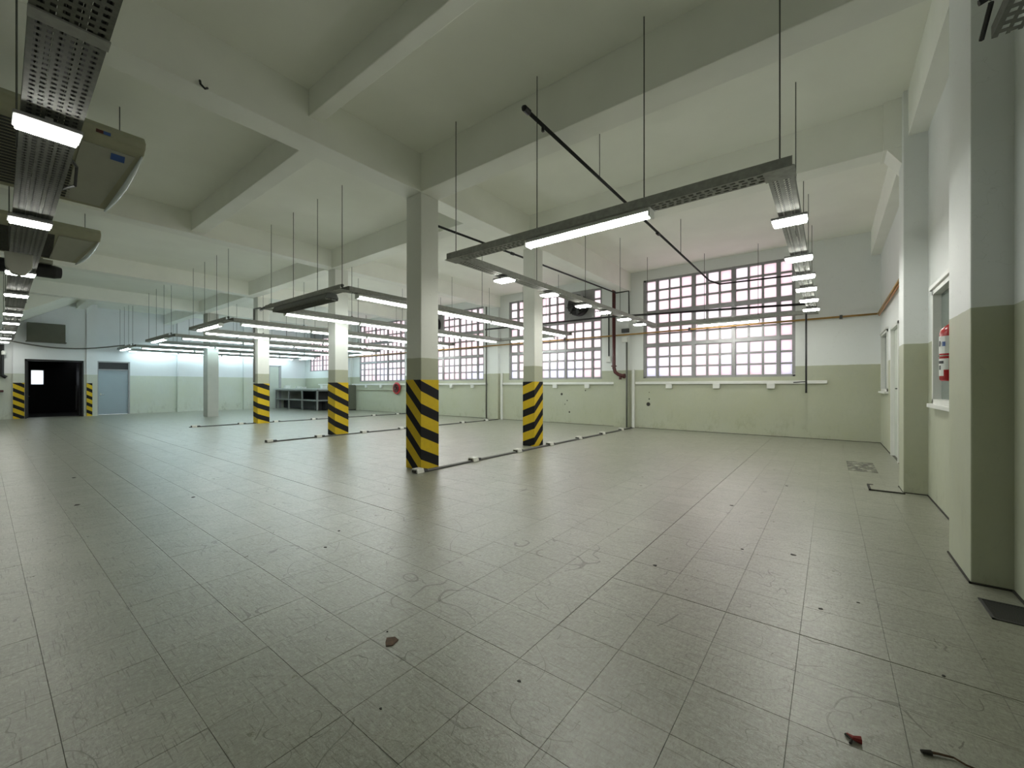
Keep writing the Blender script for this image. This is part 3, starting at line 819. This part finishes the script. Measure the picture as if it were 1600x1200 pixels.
# ------------------------------------------------------------------ floor ducts with socket boxes
def floor_duct(x, y0, y1, ys_, label):
    t = empty('floor_duct', (x, y0, 0), label, 'floor duct')
    build('duct', MB().prism([(x - .045, 0), (x + .045, 0), (x + .028, .028), (x - .028, .028)], 'y', y0, y1), 'floor_duct', t)
    cb = MB(); pts = []
    n = int((y1 - y0) / .35)
    for k in range(n + 1): pts.append((x + .055 + .012 * math.sin(k * 1.7), y0 + (y1 - y0) * k / n, .012))
    cb.tube(pts, .009, 5); build('cable', cb, 'cable', t)
    for y in ys_:
        k = random.uniform(-.02, .02)
        b = build('socket_box', MB().prism([(x - .09 + k, 0), (x + .09 + k, 0), (x + .065 + k, .075), (x - .065 + k, .075)], 'y', y - .075, y + .075), 'socket', t, bevel=.01)
        build('socket_face', MB().box(x - .05 + k, x + .05 + k, y - .085, y - .072, .012, .055), 'chip', b)
        build('end_piece', MB().box(x - .05, x + .05, y + .09, y + .17, 0, .05), 'darkgrey', t, bevel=.01)
    return t
floor_duct(-5.48, 4.42, 13.9, (4.50, 5.86, 7.26, 8.60, 10.1, 11.54, 13.0), 'nearest floor cable duct with white socket boxes, running past the nearest column to the wall')
floor_duct(-11.68 + .12, 4.5, 13.9, (4.6, 5.9, 7.33, 8.75, 10.2, 11.7, 13.1), 'middle floor cable duct with socket boxes, passing the second striped column')
floor_duct(-18.0 + .1, 4.5, 13.9, (4.64, 6.1, 7.35, 8.9, 10.4, 11.9, 13.3), 'farthest floor cable duct with socket boxes, passing the smallest striped column')

# ------------------------------------------------------------------ air conditioners under the ceiling at the left
def ac_unit(xf, y1, zt, zb, label, dx=.76, logo=True, L=1.95):
    t = empty('air_conditioner', (xf - .4, y1 - L / 2, zt), label, 'air conditioner')
    y0 = y1 - L
    # slanted body: front lip, sloping underside, back
    prof = [(xf, zt - .20), (xf + .03, zt - .12), (xf - .06, zt - .02), (xf - .30, zt), (xf - dx, zt - .05), (xf - dx - .05, zb + .06), (xf - dx + .03, zb), (xf - .05, zt - .27)]
    # prism along y: profile in (x, z)
    tap = [0, 0, 0, 0, .18, .30, .30, 0]; n_ = len(prof); cm = MB()
    cm.add([(p[0], y0, p[1]) for p in prof] + [(p[0], y1 - q, p[1]) for p, q in zip(prof, tap)],
           [tuple(range(n_)), tuple(range(2 * n_ - 1, n_ - 1, -1))] + [((i + 1) % n_, i, n_ + i, n_ + (i + 1) % n_) for i in range(n_)])
    build('casing', cm, 'beige', t, bevel=.02)
    def under(f, off=0): # point on the sloping underside, f from front to back
        return (xf - .05 + (-dx + .08) * f, zt - .27 + (zb - zt + .27) * f)
    a, b = under(.06), under(.95)
    nx, nz = .010, -.012
    fp = MB(); qs = [(a, y1 - .62), (a, y1 - .10), (b, y1 - .38), (b, y1 - .72)]
    fp.add([(p[0], yy, p[1]) for p, yy in qs] + [(p[0] + nx, yy, p[1] + nz) for p, yy in qs], [(0, 1, 2, 3), (7, 6, 5, 4), (0, 4, 5, 1), (1, 5, 6, 2), (2, 6, 7, 3), (3, 7, 4, 0)])
    build('front_panel', fp, 'beige_panel', t)
    g = MB()
    for k in range(22):
        f = .08 + k * .04; p, q = under(f), under(f + .018)
        g.prism([(p[0], p[1]), (q[0], q[1]), (q[0] + nx, q[1] + nz), (p[0] + nx, p[1] + nz)], 'y', y0 + .15, y1 - .68)
    build('intake_grille', g, 'darkgrey', t)
    e = MB(); pts = []
    for k in range(9):
        f = k / 8; p = under(f); pts.append((p[0] + .03 * math.sin(math.pi * f), y1 - .03 - .29 * f, p[1] - .02 - .07 * math.sin(math.pi * f)))
    e.tube(pts, [.012, .02, .028, .03, .032, .03, .028, .02, .012], 8)
    build('end_trim', e, 'lens', t, smooth=True)
    if logo:
        build('badge', MB().box(xf - .012, xf + .02, y1 - .50, y1 - .43, zt - .185, zt - .125), 'red', t)
        build('badge', MB().box(xf - .012, xf + .02, y1 - .43, y1 - .36, zt - .185, zt - .125), 'blue', t)
        p, q = under(.10), under(.19)
        build('sticker', MB().prism([(p[0], p[1]), (q[0], q[1]), (q[0] + nx * 1.6, q[1] + nz * 1.6), (p[0] + nx * 1.6, p[1] + nz * 1.6)], 'y', y1 - .34, y1 - .20), 'blue', t)
    for yy in (y1 - .2, y0 + .2):
        m = MB(); rod(m, xf - .47, yy, zt - .03, ZC); build('hanging_rod', m, 'rod', t)
    return t
ac_unit(-7.62, 1.42, 4.98, 4.02, 'large beige air conditioner with blue sticker behind the nearest overhead LED light')
ac_unit(-12.7, 1.62, 4.92, 4.22, 'smaller looking beige air conditioner farther along the overhead tray', logo=False)
# black duct with white bracket and small parts by the left tray
t = empty('duct_pipe', (-13.9, .1, 4.05), 'short thick black duct end beside the overhead tray', 'duct')
build('duct_body', MB().tube([(-13.9, -1.6, 4.05), (-13.95, 1.02, 4.05), (-13.96, 1.12, 4.05)], [.15, .15, .12], 14), 'black', t)
build('bracket', MB().box(-13.98, -13.7, .35, .98, 4.19, 4.26).box(-13.9, -13.84, .8, .84, 4.26, ZC - .005), 'beige_panel', t)
t = empty('hood_fitting', (-10.4, .32, 3.6), 'pale hood shaped fitting hung under the overhead tray at the left', 'tray_fitting')  # pale cap-like hood, named for its shape
build('hood', MB().prism([(.20, 3.39), (.47, 3.39), (.46, 3.18), (.40, 3.09), (.34, 3.07), (.27, 3.09), (.21, 3.18)], 'x', -9.42, -9.30), 'beige_panel', t, bevel=.01)
m = MB().tube([(-5.32, .49, 3.46), (-5.4, .53, 3.44), (-5.5, .53, 3.3), (-5.9, .52, 3.4), (-6.2, .50, 3.46)], .012, 6)
build('loose_cable', m, 'cable', loc=(-5.3, .5, 3.46), label='loose black cable looping from the overhead tray near the first LED light', cat='cable')
pipe([(-4.8, -3.0, 4.35), (-4.75, .05, 4.30)], .03, 'black', 'thin black pipe entering at the upper left behind the wide tray')
t = empty('duct_box', (-28.4, 1.9, 3.5), 'olive grey duct box high on the left end wall above the dark doorway', 'duct')
build('box_body', MB().box(-28.68, -28.3, 1.25, 2.42, 3.50, 4.34), 'olive', t, bevel=.02)
build('box_flange', MB().box(-28.70, -28.27, 1.22, 2.45, 3.47, 3.51), 'olive', t)
t = empty('wall_pipe', (-28.5, .5, 1.6), 'black vertical pipe with white cap on the end wall left of the dark doorway', 'pipe')
build('pipe_run', MB().tube([(-28.7, .55, 3.3), (-28.7, .55, 1.95), (-28.7, .68, 1.85)], .07, 8), 'black', t)
build('cap', MB().lathe([(.07, 0), (.07, .14), (.03, .18)], (-28.6, .60, 2.85), 'z', 10), 'white', t)
build('valve_block', MB().box(-28.75, -28.55, -.1, .35, 1.7, 2.4).box(-28.75, -28.6, -.2, .6, 1.2, 1.3), 'red', t, bevel=.02)
# hook on the first beam
t = empty('ceiling_hook', (-5.58, 1.5, 4.8), 'small dark hook on the lower edge of the big ceiling beam', 'hook')
build('hook', MB().tube([(-5.585, 1.50, 4.88), (-5.56, 1.5, 4.83), (-5.56, 1.54, 4.80), (-5.575, 1.57, 4.83)], .012, 6), 'black', t)

# ------------------------------------------------------------------ fire extinguisher on the pier
EX, EY = .868, 5.30
t = empty('fire_extinguisher', (EX, EY, 1.5), 'red fire extinguisher with white labels behind the near pier, in front of the office window', 'extinguisher')
build('cylinder', MB().lathe([(.075, 1.50), (.088, 1.515), (.088, 1.93), (.078, 1.965), (.05, 1.995), (.028, 2.01), (.028, 2.03)], (EX, EY, 0), 'z', 24), 'red_bright', t, smooth=True)
build('valve', MB().lathe([(.024, 2.03), (.024, 2.08), (.015, 2.09)], (EX, EY, 0), 'z', 12), 'chrome', t)
build('handle', MB().prism([(EY - .03, 2.075), (EY + .10, 2.10), (EY + .10, 2.115), (EY - .03, 2.09)], 'x', EX - .012, EX + .012).prism([(EY - .03, 2.10), (EY + .08, 2.15), (EY + .08, 2.165), (EY - .03, 2.12)], 'x', EX - .012, EX + .012), 'darkgrey', t)
build('hose', MB().tube([(EX + .02, EY + .02, 2.06), (EX + .07, EY - .01, 2.05), (EX + .105, EY - .02, 1.95), (EX + .105, EY - .02, 1.70)], .011, 8), 'black', t, smooth=True)
def wrap(z0, z1, a0, a1, mat, name, rad=.0895):
    m = MB(); n = 10; vs = []
    for k in range(n + 1):
        a = a0 + (a1 - a0) * k / n
        vs += [(EX + rad * math.cos(a), EY + rad * math.sin(a), z0), (EX + rad * math.cos(a), EY + rad * math.sin(a), z1)]
    m.add(vs, [(2 * k, 2 * k + 2, 2 * k + 3, 2 * k + 1) for k in range(n)])
    return build(name, m, mat, t)
pi = math.pi
wrap(1.745, 1.90, pi * .75, pi * 1.75, 'white', 'upper_label')
wrap(1.905, 1.93, pi * .75, pi * 1.75, 'tape', 'band') if 0 else None
wrap(1.60, 1.70, pi * .95, pi * 1.35, 'white', 'lower_label')
wrap(1.545, 1.615, pi * .98, pi * 1.22, 'white', 'date_label')
wrap(1.81, 1.86, pi * 1.03, pi * 1.10, 'black', 'print_mark', .0905)
wrap(1.81, 1.85, pi * 1.18, pi * 1.27, 'blue', 'print_mark', .0905)
wrap(1.655, 1.68, pi * 1.0, pi * 1.22, 'black', 'print_mark', .0905)
wrap(1.60, 1.64, pi * 1.04, pi * 1.12, 'darkgrey', 'print_mark', .0905)
build('bracket', MB().box(EX - .03, EX + .03, 5.165, EY - .08, 1.80, 1.86).tube([(EX + .091 * math.cos(2 * pi * k / 20), EY + .091 * math.sin(2 * pi * k / 20), 1.725) for k in range(21)], .005, 5), 'chrome', t)

# ------------------------------------------------------------------ steel work table at the far end
t = empty('work_table', (-26.8, 12.8, 0), 'long steel framed work table with open dark shelves under the far left window', 'table')
TX0, TX1, TY0, TY1 = -29.5, -23.9, 12.15, 13.95
build('table_top', MB().box(TX0 - .05, TX1 + .05, TY0 - .05, TY1 + .05, 1.26, 1.33), 'steel_top', t)
lx = [-29.45, -27.6, -25.8, -23.95]
for x in lx:
    for y in (TY0, TY1): build('leg', MB().box(x - .04, x + .04, y - .04, y + .04, 0, 1.26), 'wood_strip', t)
build('rail', MB().box(TX0, TX1, TY0 - .03, TY0 + .03, 1.18, 1.26).box(TX1 - .03, TX1 + .03, TY0, TY1, 1.18, 1.26), 'wood_strip', t)
build('rail', MB().box(TX0, TX1, TY0 - .03, TY0 + .03, .58, .66).box(TX1 - .03, TX1 + .03, TY0, TY1, .58, .66), 'wood_strip', t)
build('shelf', MB().box(TX0, TX1, TY0 + .03, TY1, .56, .60), 'darkgrey', t)
build('back_panel', MB().box(TX0, TX1, TY1 - .06, TY1 - .04, .02, 1.26).box(TX0, TX1, TY0 + .5, TY0 + .52, .02, .55).box(TX1 - .5, TX1 - .48, TY0 + .1, TY1 - .1, .02, 1.25), 'black', t)
for i_, (x, y, s_) in enumerate(((-28.9, 12.6, .30), (-27.9, 12.9, .2), (-26.4, 12.5, .16), (-25.2, 13.2, .3))):
    o = empty('white_bin', (x, y, 1.33), ['large white bin at the left end of the far work table', 'small white bin near the left end of the far work table', 'low white bin in the middle of the far work table', 'white bin at the right end of the far work table'][i_], 'bin', 'white bins on the work table')
    build('bin_body', MB().prism([(x - s_ * .45, 1.33), (x + s_ * .45, 1.33), (x + s_ * .55, 1.33 + s_ * .6), (x - s_ * .55, 1.33 + s_ * .6)], 'y', y - .15, y + .15), 'white', o, bevel=.01)
    build('rim', MB().box(x - s_ * .6, x + s_ * .6, y - .17, y + .17, 1.33 + s_ * .58, 1.33 + s_ * .64), 'white', o)
t = empty('bench_rail', (-25.7, 14.0, 1.5), 'pale shelf rail on the wall above the far work table', 'rail')
build('rail_bar', MB().box(-27.4, -24.15, 13.96, 14.15, 1.56, 1.62), 'white', t)
for x in (-27.2, -26, -24.8): build('rail_bracket', MB().prism([(13.98, 1.56), (14.15, 1.56), (14.15, 1.36)], 'x', x - .03, x + .03), 'white', t)

# added dark block standing in for the shaded side of the far pier
t = empty('pier_shade_block', (-23.0, 13.8, 0), 'dark block painted as the shaded side of the far pier beside the fourth window', 'pier_shade_block')
build('body', MB().box(-23.52, -23.1, 13.7, 14.13, .05, 1.55), 'olive', t, bevel=.01)
build('door', MB().box(-23.09, -23.07, 13.72, 14.11, .1, 1.5), 'olive', t)  # front slab of the added shade block, not a door leaf
build('block_foot', MB().box(-23.5, -23.12, 13.72, 14.13, 0, .05), 'black', t)

# ------------------------------------------------------------------ floor fittings and litter
t = empty('floor_grate', (.98, 4.0, 0), 'dark floor grate beside the near pier at the right edge', 'grate')
build('grate_frame', MB().box(.80, 1.02, 3.86, 3.875, -.004, .006).box(.80, 1.02, 4.165, 4.18, -.004, .006).box(.80, .815, 3.86, 4.18, -.004, .006), 'darkgrey', t)
build('grate_bed', MB().box(.80, 1.02, 3.86, 4.18, .0005, .0015), 'tile_bed', t)
gm = MB()
for k in range(14): gm.box(.815, 1.02, 3.885 + k * .02, 3.895 + k * .02, .0015, .004)
build('grate_bars', gm, 'darkgrey', t)
t = empty('access_cover', (.6, 7.85, 0), 'thin floor access cover with dark edge against the second pier', 'floor cover')
build('cover_plate', MB().box(.455, .79, 7.63, 8.0, .001, .010), 'tile', t)
build('edge_strip', MB().box(.43, .80, 7.60, 7.63, .0, .016).box(.43, .455, 7.60, 8.02, .0, .016).box(.43, .50, 7.99, 8.02, .0, .016), 'chip', t)
patch = NT('broken_tile_bed'); Pn = patch.pos()
patch.set(Base_Color=patch.mix(patch.ramp(patch.noise(Pn, 9, 5, .7), .48, .56), (.07, .07, .055, 1), (.26, .27, .21, 1)), Roughness=.9)
t = empty('bare_patch', (.45, 9.7, 0), 'dark bare patch of missing floor tiles near the right wall', 'floor patch')
bm_ = MB()
for k in range(3): bm_.box(.255, .637, 9.175 + k * .39, 9.555 + k * .39, -.0052, -.003)
build('glue_bed', bm_, patch.m, t)
pz = MB()
for x, y, s_ in ((.30, 9.3, .03), (.42, 9.5, .02), (.5, 9.35, .035), (.36, 9.8, .03), (.55, 9.9, .025), (.33, 10.1, .03)):
    pz.prism([(x, y), (x + s_ * 2, y + s_ * .4), (x + s_ * 1.4, y + s_ * 2.2), (x + s_ * .3, y + s_ * 1.7)], 'z', -.003, 0)
build('tile_crumbs', pz, 'tile', t, kind='stuff')

def flake(name, x, y, pts, h, mat, label, cat, group=None):
    o = MB().prism([(x + a, y + b) for a, b in pts], 'z', .0, h)
    b = build(name, o, mat, loc=(x, y, 0), label=label, cat=cat, group=group); return b
t = flake('dead_leaf', -1.97, 1.42, [(-.05, .01), (-.02, .045), (.02, .04), (.035, -.01), (.012, -.04), (-.02, -.02)], .004, 'brown', 'dry brown leaf flake lying on the tiles in the middle foreground', 'leaf')
t = empty('red_scrap', (.08, 2.19, 0), 'crumpled red scrap of plastic on the floor in the right foreground', 'litter')
build('scrap_bit', MB().tube([(.055, 2.20, .01), (.075, 2.185, .012), (.10, 2.19, .012)], [.004, .009, .015], 7), 'scrap_red', t)
build('scrap_tail', MB().tube([(.05, 2.20, .006), (.07, 2.18, .006), (.065, 2.155, .005)], .005, 6), 'chip', t)
t = empty('dry_twig', (.33, 2.28, 0), 'curved dry brown twig at the bottom right of the floor', 'twig')
build('stem', MB().tube([(.30, 2.285, .008), (.335, 2.30, .008), (.38, 2.315, .007), (.41, 2.30, .006), (.455, 2.30, .005)], [.006, .005, .004, .004, .003], 6), 'brown', t)
build('bud', MB().tube([(.285, 2.275, .008), (.315, 2.29, .008)], [.007, .010], 6), 'chip', t)
specks = [(-1.21, 1.62, .013, 'round dark spot of dirt right of the brown leaf flake'), (-2.07, 1.47, .009, 'tiny dark crumb just left of the brown leaf flake'),
          (-1.12, 3.34, .024, 'dark crumb inside the corner tile of the long floor seam'), (-.25, 4.28, .03, 'oval dark chip on the tiles between the window reflections'),
          (-7.29, .72, .05, 'long dark flake far out on the floor at the left'), (-6.6, 1.7, .035, 'dark flake on the left floor in line with the dark doorway'),
          (-.62, 4.15, .02, 'small dark chip beside the oval dark chip'), (-.95, 5.6, .03, 'flat dark flake midway to the corner window'),
          (-3.9, 2.2, .018, 'dark crumb on the floor below the striped columns at left, farther of a pair'), (-3.6, 1.9, .02, 'dark crumb on the floor below the striped columns at left, nearer of a pair'),
          (-1.6, 1.1, .010, 'tiny dark speck on the bottom tiles left of centre'), (-.05, 3.35, .02, 'upright dark chip beyond the long dark floor seam'),
          (.15, 3.6, .014, 'small dark speck nearest the near pier'), (.45, 2.95, .012, 'dark lump lying in the long floor seam near the right edge'),
          (-.5, 7.2, .03, 'dark flake on the far tiles in front of the corner window'), (-9.5, .9, .045, 'dark flake farthest left on the floor')]
for x, y, r, lb in specks:
    n = random.randint(5, 7); pts = [(r * random.uniform(.5, 1) * math.cos(2 * pi * k / n), r * random.uniform(.3, .8) * math.sin(2 * pi * k / n)) for k in range(n)]
    flake('dirt_chip', x, y, pts, .003, 'chip', lb, 'debris', 'dark chips scattered on the floor')

# baseboard lines: dark dirty joint along the foot of the walls
build('baseboard_back', MB().box(XL, XR, YB - .012, YB, 0, .012), 'chip', kind='structure')
build('baseboard_right', MB().box(XR - .012, XR, YF, 10.59, 0, .012).box(XR - .012, XR, 11.81, YB, 0, .012).box(.81, XR, 4.455, 4.47, 0, .012).box(.81, .82, 4.455, 5.18, 0, .012).box(.78, XR, 7.69, 7.70, 0, .012).box(.78, .79, 7.69, 8.15, 0, .012), 'chip', kind='structure')
